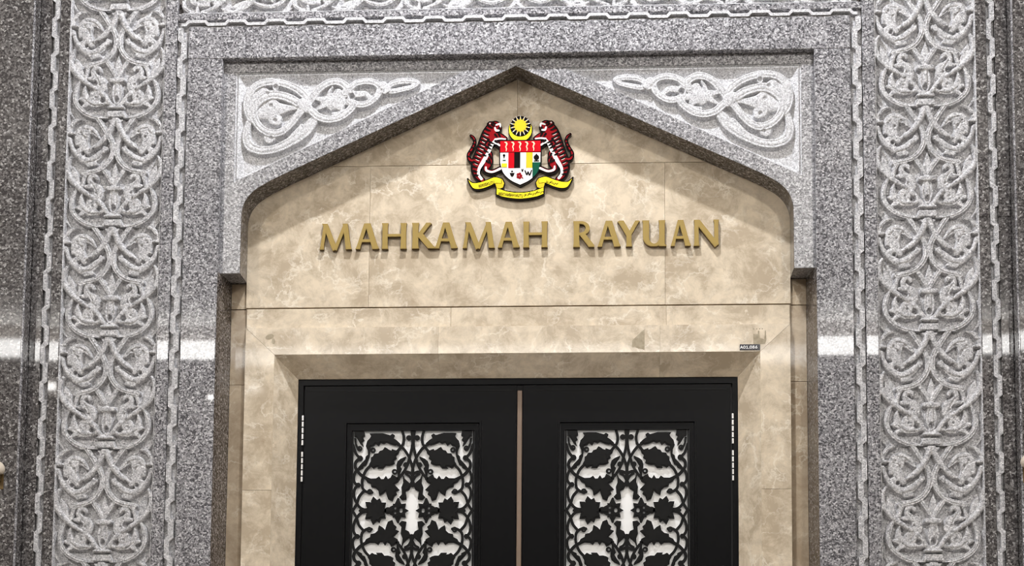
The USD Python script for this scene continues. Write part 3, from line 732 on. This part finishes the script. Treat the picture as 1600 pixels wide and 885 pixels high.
SG = 0.00076
def grille_shapes():
    """One quarter of the ironwork, traced; returns thin scrollwork and a list of (kind, shape)."""
    k = 0.574 / 192 / 6.555
    T = lambda g: affinity.affine_transform(g, [k, 0, 0, -k, -642 * k, 857 * k])
    ln = lambda pts, w=11: line(pts, w + 2.5)
    thin = [ln([(530, 30), (548, 100), (542, 165), (515, 205), (470, 262)]), ln([(470, 165), (515, 190), (560, 235), (605, 310), (636, 400), (646, 480), (636, 560), (612, 610)]),
            ln([(628, 30), (637, 120), (632, 210), (610, 305), (590, 380), (555, 450), (515, 505), (470, 535)]), ln([(642, 380), (642, 500), (638, 600)], 13),
            ln([(30, 180), (55, 260), (95, 310)]), ln([(100, 318), (62, 350), (52, 400), (80, 450), (130, 500), (220, 545), (330, 575), (430, 565), (500, 530)], 13),
            ln([(205, 395), (165, 440), (138, 500), (126, 560), (136, 630), (185, 668), (230, 668)]), ln([(125, 410), (65, 445), (42, 500), (44, 555), (78, 600)]),
            ln([(80, 590), (48, 645), (48, 715), (78, 785), (125, 835), (195, 852)]), ln([(150, 650), (100, 710), (75, 785), (42, 842), (24, 858)]),
            ln([(560, 455), (600, 462), (642, 480)], 12), ln([(575, 480), (612, 505), (640, 560)], 9), ln([(110, 857), (400, 857)], 12), ln([(420, 830), (470, 800), (500, 740)], 10), ln([(24, 30), (24, 857)], 5)]
    bud = [Point(x, y).buffer(r, 6) for x, y, r in ((600, 105, 27), (572, 385, 27), (102, 316, 29), (86, 592, 25))]
    ring = [Point(x, y).buffer(28, 8).difference(Point(x + 3, y).buffer(11, 6)) for x, y in ((232, 232), (458, 456), (95, 215), (207, 662))]
    L = lambda pts: Polygon(pts).buffer(3, 3).buffer(0)
    leaves = [L([(510, 212), (470, 240), (430, 225), (425, 242), (398, 232), (375, 215), (355, 205), (335, 235), (305, 243), (290, 268), (250, 272), (236, 300), (218, 310), (215, 350), (198, 380), (240, 420), (270, 404), (300, 402), (285, 421), (340, 421), (365, 390), (400, 392), (430, 385), (455, 370), (448, 340), (475, 320), (468, 290), (492, 270)]),
              L([(508, 165), (470, 130), (440, 112), (452, 80), (430, 66), (410, 82), (330, 60), (250, 60), (200, 62), (215, 85), (203, 110), (175, 140), (163, 190), (182, 235), (186, 280), (163, 300), (158, 330), (130, 360), (108, 385), (78, 425), (105, 425), (130, 403), (165, 385), (182, 340), (196, 300), (202, 240), (206, 196), (240, 186), (260, 163), (290, 186), (310, 154), (345, 166), (370, 150), (420, 172), (460, 182)]),
              L([(40, 35), (138, 35), (146, 85), (124, 100), (141, 130), (119, 150), (131, 192), (105, 167), (85, 132), (60, 95), (42, 92)]),
              L([(572, 303), (520, 325), (490, 350), (478, 390), (482, 430), (490, 465), (494, 500), (480, 545), (505, 520), (512, 470), (528, 425), (512, 405), (532, 372), (548, 345), (562, 330)]),
              L([(150, 508), (210, 530), (270, 528), (300, 508), (320, 536), (350, 535), (370, 503), (390, 536), (420, 520), (435, 488), (460, 502), (482, 518), (502, 540), (495, 562), (452, 585), (475, 610), (508, 645), (470, 660), (483, 690), (455, 712), (440, 757), (400, 740), (385, 700), (372, 652), (345, 680), (308, 702), (298, 650), (268, 622), (225, 612), (220, 582), (180, 562)]),
              L([(543, 488), (560, 530), (602, 568), (628, 592), (610, 640), (570, 660), (577, 700), (582, 740), (540, 747), (512, 720), (540, 690), (533, 620), (552, 570)]),
              L([(40, 110), (52, 180), (72, 222), (95, 240), (112, 222), (80, 205), (62, 165), (56, 110)])]
    flower = [Point(270, 857).buffer(72, 10)]
    for a, l in ((0, 118), (38, 130), (72, 130), (100, 145), (140, 135), (180, 120)):
        e = affinity.rotate(Polygon([(20, -26), (l * 0.72, -30), (l, 0), (l * 0.72, 30), (20, 26)]), -a, origin=(0, 0))
        flower.append(affinity.translate(e, 270, 857))
    star = Polygon([(605, 857), (568, 835), (578, 785), (532, 792), (508, 745), (480, 790), (446, 786), (450, 822), (412, 826), (396, 857)]).difference(Point(470, 832).buffer(13, 6)).difference(Point(530, 850).buffer(17, 6))
    cal = Point(395, 857).buffer(34, 8)
    return ([T(x) for x in thin], [T(x) for x in bud + ring], [T(x) for x in leaves], T(unary_union(flower).buffer(2)), T(unary_union([star, cal]).buffer(1)))
GR = grille_shapes()
PW, PH = 0.287, 0.376          # half width and half height of one repeat of the grille

def door(n, x0, x1, side):
    cx = (-0.4815, 0.5115)[n - 1]
    t = thing('door_%d' % n, 'black door leaf with scrolled iron grille over white glass, %s of the pair' % side, 'door', ((x0 + x1) / 2, 0.3, 0), kind='structure')
    zt = 3.3715
    P0, P1 = cx - 0.320, cx + 0.320                   # moulded recess
    zp = 3.2055
    zb = 0.42
    leaf = sbox(x0, 0.01, x1, zt).difference(sbox(P0, zb, P1, zp))
    part(t, 'leaf', extr(leaf, 0.288, 0.335), BLACK)
    mo = sbox(P0 + .0005, zb + .0005, P1 - .0005, zp - .0005)
    part(t, 'glazing_bead', extr(mo.difference(sbox(P0 + 0.010, zb + 0.01, P1 - 0.010, zp - 0.010)), 0.284, 0.33), BLACK)
    part(t, 'glazing_bead', extr(sbox(P0 + 0.012, zb + 0.012, P1 - 0.012, zp - 0.012).difference(sbox(cx - PW, zb + 0.045, cx + PW, zp - 0.044)), 0.293, 0.33), BLACK)
    part(t, 'glass_pane', box(P0 + 0.02, P1 - 0.02, 0.314, 0.322, zb + 0.02, zp - 0.02), FROST, label='white frosted glass behind the grille')
    part(t, 'top_rail_line', box(x0 + 0.02, x1 - 0.02, 0.2865, 0.2885, 3.3455, 3.351), BLACK_GLOSS)
    zc = zp - 0.044 - PH
    thin, buds, leaves, flower, star = GR
    for rep in range(1):
        th = unary_union(thin + buds)
        quarter = [(1, 1), (-1, 1), (1, -1), (-1, -1)]
        allth = unary_union([affinity.scale(th, a, b, origin=(0, 0)) for a, b in quarter])
        gz = zc - rep * 2 * PH
        gp = part(t, 'grille', extr(affinity.translate(allth, cx, gz), 0.300, 0.308), BLACK_GLOSS, label='black wrought scrollwork')
        for a, b in quarter:
            for lf in leaves:
                gl = affinity.translate(affinity.scale(lf, a, b, origin=(0, 0)), cx, gz)
                m = cat_(extr(gl, 0.299, 0.309), extr(gl.buffer(-0.006), 0.2965, 0.2992))
                part(gp, 'leaf', m, BLACK_GLOSS)
        for a in (1, -1):
            for nm, shp in (('flower', flower), ('calyx', star)):
                gl = unary_union([affinity.scale(shp, a, b, origin=(0, 0)) for b in (1, -1)])
                gl = affinity.translate(gl, cx, gz)
                m = cat_(extr(gl, 0.299, 0.309), extr(gl.buffer(-0.008), 0.296, 0.2992))
                part(gp, nm, m, BLACK_GLOSS)
    # lower field of the leaf: plain upright bars, below the picture
    low = [sbox(cx - PW + 0.02 + i * 0.0594, zb + 0.045, cx - PW + 0.033 + i * 0.0594, zc - PH) for i in range(10)]
    part(t, 'lower_grille', extr(unary_union(low), 0.300, 0.308), BLACK_GLOSS)
    # hinge with five knuckles a leaf
    xh = x0 - 0.006 if n == 1 else x1 + 0.0065
    for zz in (3.232, 3.060):
        h = part(t, 'hinge', box(xh - 0.004, xh + 0.004, 0.279, 0.287, zz - 0.146, zz + 0.001), BLACK)
        for i in range(5):
            c = trimesh.creation.cylinder(0.0052, 0.0235, sections=10)
            c.apply_translation((xh, 0.2765, zz - 0.0135 - i * 0.0292))
            part(h, 'knuckle', c, STEEL, 30)
    return t
door(1, -0.9895, -0.0005, 'left')
d2 = door(2, 0.0325, 0.9895, 'right')
part(d2, 'meeting_stile', box(0.0005, 0.0315, 0.290, 0.335, 0.01, 3.371), BLACK)
part(d2, 'meeting_strip', box(0.0045, 0.0265, 0.282, 0.2898, 0.01, 3.346, 0.002), WOODSTRIP, label='brown strip where the two leaves meet')

# ------------------------------------------------------------------ lettering on the tympanum
def fl(p, q, w, f0=1.0, f1=1.0):
    """A straight stroke that flares at its ends."""
    p, q = np.array(p, float), np.array(q, float)
    d = q - p
    n = np.array([-d[1], d[0]]) / np.linalg.norm(d)
    out = [[], []]
    for t in np.linspace(0, 1, 9):
        e = w / 2 * (1 + (f0 - 1) * max(0, 1 - t / 0.22) ** 2 + (f1 - 1) * max(0, 1 - (1 - t) / 0.22) ** 2)
        out[0].append(p + d * t + n * e)
        out[1].append(p + d * t - n * e)
    return Polygon(out[0] + out[1][::-1])
CLIP = sbox(-1, 0, 3, 1)
def glyph(c):
    k = 1.22
    if c == 'A':
        g = [fl((0.10, -0.02), (0.44, 1.06), 0.15, k), fl((0.82, -0.02), (0.46, 1.06), 0.23, k), sbox(0.24, 0.27, 0.70, 0.385)]
        return unary_union(g).intersection(CLIP)
    if c == 'H':
        return unary_union([fl((0.13, 0), (0.13, 1), 0.21, k, k), fl((0.86, 0), (0.86, 1), 0.21, k, k), sbox(0.15, 0.47, 0.85, 0.58)])
    if c == 'M':
        g = unary_union([fl((0.12, -0.02), (0.27, 1.02), 0.14, 1.3), fl((1.22, -0.02), (1.06, 1.02), 0.21, 1.2)]).intersection(CLIP)
        v = unary_union([fl((0.22, 1.04), (0.67, -0.02), 0.21), fl((1.10, 1.04), (0.67, -0.02), 0.14)]).intersection(sbox(0.12, -0.1, 1.2, 1))
        return unary_union([g, v])
    if c == 'K':
        return unary_union([fl((0.13, 0), (0.13, 1), 0.21, k, k), fl((0.22, 0.44), (0.62, 1.02), 0.16, 1, 1.3), fl((0.27, 0.56), (0.72, 0.0), 0.22), sbox(0.62, 0, 0.84, 0.07)]).intersection(CLIP)
    if c == 'R':
        bowl = affinity.scale(Point(0, 0).buffer(1, 16), 0.33, 0.275)
        bowl = affinity.translate(bowl, 0.30, 0.72).difference(affinity.translate(affinity.scale(Point(0, 0).buffer(1, 16), 0.19, 0.165), 0.28, 0.72))
        bowl = bowl.intersection(sbox(0.2, 0, 1, 1))
        return unary_union([fl((0.13, 0), (0.13, 1), 0.21, k, k), bowl, sbox(0.1, 0.885, 0.32, 0.995), sbox(0.15, 0.445, 0.32, 0.55), fl((0.33, 0.52), (0.72, 0.0), 0.21), sbox(0.66, 0, 0.80, 0.06)]).intersection(CLIP)
    if c == 'Y':
        return unary_union([fl((0.46, 0), (0.46, 0.5), 0.21, k), fl((0.48, 0.42), (0.10, 1.02), 0.22, 1, 1.2), fl((0.46, 0.42), (0.82, 1.02), 0.15, 1, 1.3)]).intersection(CLIP)
    if c == 'U':
        o = unary_union([sbox(0.04, 0.33, 0.80, 0.99), affinity.translate(affinity.scale(Point(0, 0).buffer(1, 20), 0.38, 0.36), 0.42, 0.345)])
        i = unary_union([sbox(0.26, 0.34, 0.62, 1.2), affinity.translate(affinity.scale(Point(0, 0).buffer(1, 20), 0.18, 0.24), 0.44, 0.35)])
        return unary_union([o.difference(i), fl((0.72, 0.0), (0.72, 1), 0.2, 1.1, k), fl((0.14, 0.4), (0.14, 1), 0.21, 1, k), sbox(0.64, 0, 0.88, 0.07)]).intersection(CLIP)
    if c == 'N':
        d = fl((0.12, 1.0), (0.88, 0.0), 0.20).intersection(sbox(0.02, -0.06, 1, 1))
        return unary_union([fl((0.13, 0), (0.13, 1), 0.16, 1.35, 1.2), fl((0.86, 0.02), (0.86, 1), 0.15, 1, 1.4), d])
WORDS = [('M', -0.9135, -0.7635), ('A', -0.7456, -0.6353), ('H', -0.6234, -0.5074), ('K', -0.4837, -0.3739), ('A', -0.3768, -0.2701), ('M', -0.2479, -0.0985), ('A', -0.0853, 0.0166), ('H', 0.0313, 0.1451),
         ('R', 0.2621, 0.3600), ('A', 0.3743, 0.4811), ('Y', 0.465, 0.5689), ('U', 0.5792, 0.6900), ('A', 0.7093, 0.8027), ('N', 0.8144, 0.9309)]
ORD = ['first', 'second', 'third', 'fourth', 'fifth', 'sixth', 'seventh', 'last']
ORD2 = ['first', 'second', 'third', 'fourth', 'fifth', 'last']
for k, (c, a, b) in enumerate(WORDS):
    z0, hgt = 3.9885 - 0.0006 * (k > 7), 0.1235
    g = glyph(c)
    gx0, _, gx1, _ = g.bounds
    g = affinity.affine_transform(g, [(b - a) / (gx1 - gx0), 0, 0, hgt, a - gx0 * (b - a) / (gx1 - gx0), z0])
    where = ('%s letter of the first word' % ORD[k]) if k < 8 else ('%s letter of the second word' % ORD2[k - 8])
    t = thing('sign_letter', 'raised brass letter %s on the beige marble, %s' % (c, where), 'letter', ((a + b) / 2, YT, z0), group='brass letters of the court sign')
    part(t, 'face', cat_(extr(g.buffer(-0.0016), 0.1650, 0.1675), extr(g, 0.1665, 0.1690)), BRASS)
    part(t, 'return', extr(g.buffer(-0.0002), 0.169, 0.1878), BRASS_SIDE)

# ------------------------------------------------------------------ coat of arms
EX, EZ, EK, DY = 0.0163, 4.433, 0.000551, 0.0158
def em(g):
    """Emblem drawing units (y down, axis 607, centre 427) to metres on the wall."""
    return affinity.affine_transform(g, [EK, 0, 0, -EK * 1.035, EX - 607 * EK, EZ + 427 * EK * 1.035])
mir = lambda g: affinity.affine_transform(g, [-1, 0, 0, 1, 1214, 0])
coa = thing('coat_of_arms', 'painted coat of arms with two tigers, shield, star and yellow scroll above the lettering', 'coat of arms', (EX, YT, 4.22))
def epart(parent, name, g, y0, y1, m, label=None):
    return part(parent, name, extr(em(g), y0 + DY, y1 + DY), m, label=label)
body = unary_union([brush([(372, 192, 40), (345, 250, 52), (312, 330, 50), (285, 410, 50), (256, 480, 46), (236, 545, 32), (250, 605, 22), (290, 640, 16)]),
                    brush([(330, 430, 38), (338, 495, 32), (318, 552, 18), (372, 572, 15), (442, 545, 14)]),
                    brush([(365, 275, 34), (432, 274, 22), (480, 296, 13)]), brush([(350, 330, 28), (392, 318, 16), (432, 350, 13)]),
                    Point(392, 193).buffer(44), Point(350, 168).buffer(15), Point(420, 205).buffer(24)])
tail = brush([(225, 478, 13), (182, 468, 13), (172, 425, 12), (200, 375, 11), (222, 325, 10), (212, 285, 9), (188, 264, 6)])
white = unary_union([brush([(398, 300, 8), (368, 345, 13), (338, 410, 15), (300, 480, 17), (262, 545, 13), (258, 595, 12), (282, 632, 12)]), brush([(318, 535, 8), (325, 562, 10), (375, 574, 9), (440, 548, 10)]),
                     brush([(395, 300, 8), (440, 296, 7), (480, 300, 6)]), brush([(372, 330, 8), (405, 335, 8), (432, 352, 8)]), brush([(402, 180, 7), (432, 172, 8), (438, 195, 6)]), brush([(392, 205, 8), (400, 225, 9), (424, 226, 8)]), Point(349, 166).buffer(7)])
stripes = []
for (x, y), (x2, y2) in (((300, 245), (345, 262)), ((292, 275), (335, 295)), ((282, 305), (328, 322)), ((272, 335), (320, 352)), ((262, 362), (308, 380)), ((252, 392), (296, 410)), ((240, 425), (284, 440)), ((230, 455), (272, 470)), ((222, 490), (258, 503)), ((212, 525), (246, 535)), ((222, 565), (248, 572)), ((236, 600), (258, 600)),
                         ((322, 215), (355, 228)), ((345, 190), (375, 205)), ((400, 262), (415, 285)), ((430, 258), (440, 285)), ((325, 365), (352, 378)), ((312, 395), (340, 410)), ((300, 430), (322, 440)), ((352, 430), (366, 470)), ((330, 485), (352, 500)), ((380, 160), (400, 172)), ((372, 178), (388, 190)), ((352, 322), (386, 338)), ((346, 345), (372, 360)), ((338, 368), (362, 384)), ((402, 318), (420, 330)), ((350, 470), (362, 520))):
    stripes.append(brush([(x - 6, y - 2, 9), ((x + x2) / 2, (y + y2) / 2 + 3, 6.5), (x2, y2, 2.5)], 4))
fl_lines = [brush([(x + 3, y + 13, 2.5), ((x + x2) / 2 + 3, (y + y2) / 2 + 15, 2.5), (x2 - 4, y2 + 11, 1.5)], 4) for (x, y), (x2, y2) in (((300, 245), (340, 262)), ((292, 275), (330, 295)), ((282, 305), (322, 322)), ((272, 335), (312, 352)), ((262, 362), (302, 380)), ((252, 392), (290, 410)), ((240, 425), (278, 440)), ((230, 455), (266, 470)), ((222, 490), (254, 503)))]
tstripe = [brush([(x - 10, y, 5), (x + 10, y + 5, 5)], 3) for x, y in ((176, 440), (186, 400), (203, 365), (216, 335), (218, 305))]
face = unary_union([Point(428, 205).buffer(9), Point(405, 190).buffer(4), brush([(418, 214, 4), (438, 218, 4)], 3), brush([(340, 300, 8), (300, 350, 5)], 3)])
for f, side in ((lambda g: g, 'left'), (mir, 'right')):
    tg = epart(coa, 'tiger', f(unary_union([body.buffer(8), affinity.translate(body, -9, 4).buffer(5), tail.buffer(5)])), 0.150, 0.172, E_BLACK, label='red striped tiger standing on the scroll, %s of the shield' % side)
    epart(tg, 'red_coat', f(unary_union([body.buffer(-3), tail.buffer(-5.5)])), 0.147, 0.1502, E_CRIM)
    epart(tg, 'white_fur', f(unary_union([white] + fl_lines)), 0.1455, 0.1475, E_WHITE)
    epart(tg, 'stripe', f(unary_union(stripes + tstripe + [face])), 0.1445, 0.1475, E_BLACK, label='black stripes')
sh = Polygon(np.vstack([[(438, 318), (777, 318), (777, 500)], spline([(777, 500), (752, 582), (690, 645), (608, 686)], 6), spline([(608, 686), (526, 645), (464, 582), (438, 500)], 6)]))
shp = epart(coa, 'shield', sh.buffer(9), 0.146, 0.172, E_BLACK, label='five-band shield')
cut = lambda x0, y0, x1, y1: sh.intersection(sbox(x0, y0, x1, y1))
FY = 0.1435
epart(shp, 'red_chief', cut(430, 310, 780, 411), FY, 0.1462, E_RED)
for x in (488, 546, 604, 662, 718):
    epart(shp, 'kris', unary_union([brush([(x - 12, 330, 4), (x, 333, 6), (x + 10, 345, 4)], 4), brush([(x, 332, 6), (x + 4, 350, 6), (x - 3, 368, 5), (x + 3, 385, 5), (x, 402, 3)], 5)]), 0.1415, FY + 0.0002, E_PINK)
for x0, x1, m in ((438, 507, E_WHITE), (508, 556, E_RED), (557, 606, E_BLACK), (607, 657, E_WHITE), (658, 709, E_GOLD), (710, 778, E_WHITE)):
    epart(shp, 'field', cut(x0, 416, x1, 546 if x0 < 700 else 500), FY, 0.1462, m)
epart(shp, 'field', cut(438, 547, 778, 700).difference(sbox(711, 500, 800, 700)), FY, 0.1462, E_WHITE)
epart(shp, 'field', cut(712, 500, 778, 620), FY, 0.1462, E_GREEN)
epart(shp, 'tree_device', unary_union([Point(743, 460).buffer(22), Polygon([(722, 465), (743, 425), (764, 465)]), sbox(736, 470, 750, 492), sbox(722, 486, 765, 493)]), 0.1415, FY + 0.0002, E_BLACK)
epart(shp, 'palm_device', unary_union([Point(471, 440).buffer(10), sbox(468, 440, 474, 462)]), 0.1415, FY + 0.0002, E_BLACK)
epart(shp, 'bridge_device', sbox(460, 478, 484, 484), 0.1415, FY + 0.0002, E_GREEN)
epart(shp, 'water_band', sbox(450, 507, 496, 538), 0.1415, FY + 0.0002, E_YEL)
epart(shp, 'crest_device', unary_union([Polygon([(520, 588), (560, 588), (552, 610), (540, 620), (528, 610)]), sbox(533, 570, 547, 580)]), 0.1415, FY + 0.0002, E_BLACK)
epart(shp, 'hibiscus', unary_union([Point(600 + 14 * _c(a), 612 + 16 * _s(a)).buffer(11) for a in np.arange(5) * 1.2566] + [brush([(605, 612, 4), (630, 632, 3)], 3)]), 0.1415, FY + 0.0002, E_CRIM)
epart(shp, 'bird_device', unary_union([brush([(648, 570, 4), (664, 602, 5), (674, 580, 4), (686, 606, 5), (704, 568, 4)], 4), brush([(620, 556, 3), (626, 574, 4), (632, 558, 3)], 4)]), 0.1415, FY + 0.0002, E_BLACK)
cres = Point(606, 222).buffer(98, 24).difference(Point(606, 192).buffer(86, 24))
crp = epart(coa, 'crescent', cres.buffer(5), 0.152, 0.172, E_BLACK)
epart(crp, 'crescent_face', cres.buffer(-1), 0.149, 0.1522, E_YEL)
disc = Point(606, 186).buffer(82, 24)
stp = epart(coa, 'star_disc', disc, 0.151, 0.172, E_BLACK, label='dark disc with a yellow many-rayed star')
ray = []
for i in range(14):
    a = 2 * math.pi * i / 14 + math.pi / 2
    ray.append(Polygon([(606 + 84 * _c(a), 186 + 84 * _s(a)), (606 + 46 * _c(a + 0.12), 186 + 46 * _s(a + 0.12)), (606 + 46 * _c(a - 0.12), 186 + 46 * _s(a - 0.12))]))
epart(stp, 'ray', unary_union(ray).buffer(2), 0.1485, 0.1512, E_WHITE, label='pale rays')
epart(stp, 'star_centre', unary_union([Point(606, 186).buffer(50, 16), unary_union(ray).intersection(Point(606, 186).buffer(66))]), 0.147, 0.1514, E_GOLD)
# the scroll
left_band = Polygon(np.vstack([spline([(165, 628), (205, 662), (265, 660), (330, 640), (392, 618), (450, 630)], 6), spline([(450, 672), (395, 672), (330, 700), (270, 716), (220, 712), (192, 684), (165, 628)], 6)]))
fold = Polygon([(395, 620), (455, 632), (474, 668), (464, 704), (440, 714), (408, 706), (398, 670)])
bottom = Polygon(np.vstack([spline([(408, 706), (500, 738), (607, 750), (714, 738), (806, 706)], 6), spline([(806, 762), (740, 786), (607, 802), (474, 786), (408, 762)], 6)]))
scp = epart(coa, 'scroll', unary_union([left_band, fold, bottom, mir(left_band), mir(fold)]).buffer(7), 0.150, 0.172, E_BLACK, label='yellow motto scroll under the shield')
for g in (left_band.buffer(-2), bottom.buffer(-2), mir(left_band).buffer(-2)):
    epart(scp, 'ribbon', g, 0.1465, 0.1502, E_YEL)
for g in (fold, mir(fold)):
    epart(scp, 'fold', g.difference(left_band).difference(mir(left_band)).difference(bottom).buffer(-1), 0.148, 0.1502, E_GOLD)
def words(txt, cx, cy, width, ang):
    m = meshkit.text_mesh(txt, 0.0125, 0.0008, bold=True)
    v = np.asarray(m.vertices)
    v = v - (v.min(0) + v.max(0)) / 2
    k = width * EK / np.ptp(v[:, 0])
    x, z = v[:, 0] * k, v[:, 1]
    a = math.radians(ang)
    X, Z = x * _c(a) - z * _s(a), x * _s(a) + z * _c(a)
    return trimesh.Trimesh(np.stack([EX + (cx - 607) * EK + X, 0.1462 + DY - v[:, 2], EZ - (cy - 427) * EK * 1.035 + Z], 1), m.faces, process=False)
def script(x0, y0, ang, strokes, k=1.0):
    g = unary_union([brush([(x, y, 2.6) for x, y in s], 4) if len(s) > 1 else Point(s[0]).buffer(3) for s in strokes])
    return affinity.translate(affinity.rotate(affinity.scale(g, k, k, origin=(0, 0)), ang, origin=(0, 0)), x0, y0)
part(scp, 'motto', words('BERSEKUTU', 325, 677, 135, 16), E_BLACK)
part(scp, 'motto', words('BERTAMBAH MUTU', 530, 769, 205, -6), E_BLACK)
JAWI = [[(60, -8), (55, 4), (42, 6), (36, 2)], [(48, 14)], [(30, -2), (24, 12), (14, 18)], [(12, 0), (2, 5), (-6, 0), (-12, 5), (-20, 0)], [(-8, -18), (-22, -4), (-28, 5)], [(-32, -8), (-30, 6), (-42, 14)], [(-48, 0), (-58, 6), (-66, 0)], [(-56, -8)], [(-70, -12), (-66, 6), (-78, 14)]]
epart(scp, 'motto', script(880, 672, 10, JAWI, 0.75), 0.1458, 0.1467, E_BLACK)
epart(scp, 'motto', script(700, 762, -8, JAWI, 0.75), 0.1458, 0.1467, E_BLACK)
epart(scp, 'motto', script(765, 748, -12, JAWI[:5], 0.75), 0.1458, 0.1467, E_BLACK)

# ------------------------------------------------------------------ small things on the lintel
t = thing('number_plate', 'small black plate with white numbers on the marble lintel', 'sign', (1.067, YF, 3.512))
part(t, 'plate', box(1.0210, 1.1130, 0.1665, 0.1698, 3.4985, 3.5255, 0.001), PLATE)
m = meshkit.text_mesh('A01.086', 0.0125, 0.0006, bold=True)
v = np.asarray(m.vertices)
k = 0.078 / np.ptp(v[:, 0])
part(t, 'lettering', trimesh.Trimesh(np.stack([1.067 + (v[:, 0] - v[:, 0].mean()) * k, 0.1664 - v[:, 2], 3.512 + (v[:, 1] - (v[:, 1].min() + v[:, 1].max()) / 2)], 1), m.faces, process=False), PRINT)
tri = Polygon([(0.590, 3.5995), (0.572, 3.585), (0.548, 3.562), (0.533, 3.547), (0.532, 3.516), (0.545, 3.519), (0.560, 3.510), (0.575, 3.509), (0.590, 3.5025)])
solo('tape_residue', extr(tri, 0.1692, 0.1699), RESIDUE, 'brown triangular tape stain on the marble lintel above the right door', 'stain')
st = unary_union([Polygon([(1.083, 3.574), (1.090, 3.572), (1.103, 3.573), (1.104, 3.588), (1.110, 3.590), (1.111, 3.556), (1.132, 3.549), (1.136, 3.590), (1.140, 3.590), (1.142, 3.545), (1.135, 3.528), (1.116, 3.527), (1.083, 3.527)])] + [Point(x, 3.5975).buffer(r) for x, r in ((1.084, 0.004), (1.099, 0.003), (1.112, 0.003), (1.124, 0.003))])
solo('tape_residue', extr(st, 0.1692, 0.1699), RESIDUE, 'torn grey sticker remains just above the black number plate', 'stain')
ch = unary_union([affinity.rotate(affinity.scale(Point(0, 0).buffer(0.02, 5), 1.0, 0.6), 20), affinity.translate(affinity.scale(Point(0, 0).buffer(0.008, 5), 1, 1.6), 0.018, -0.022)])
solo('tape_residue', extr(affinity.translate(ch, -1.138, 3.578), 0.1692, 0.1699), RESIDUE, 'grey scuffed patch at the upper left mitre of the marble lintel', 'stain')

# ------------------------------------------------------------------ wall lamps at the picture's left and right edges
for s, x, z in ((-1, -2.292, 2.905), (1, 2.213, 2.921)):
    side = 'left' if s < 0 else 'right'
    x = x if s < 0 else 2.232
    t = thing('wall_sconce', 'rounded pale stone wall lamp on the dark granite, %s edge' % side, 'wall lamp', (x, -0.08, z))
    prof = np.array([(0, 0.036), (0.012, 0.0345), (0.024, 0.028), (0.034, 0.014), (0.037, 0.0), (0.034, -0.012), (0.028, -0.02), (0, -0.02)])
    d = trimesh.creation.revolve(prof, sections=28)
    d.apply_translation((x, -0.118, z))
    part(t, 'shade', d, SCONCE, 40)
    part(t, 'stem', box(x - 0.012, x + 0.012, -0.125, -0.0805, z - 0.05, z - 0.0205, 0.003), BRASS_SIDE)
    part(t, 'wall_plate', box(x - 0.02, x + 0.02, -0.0838, -0.0802, z - 0.085, z - 0.015, 0.001), BRASS_SIDE)
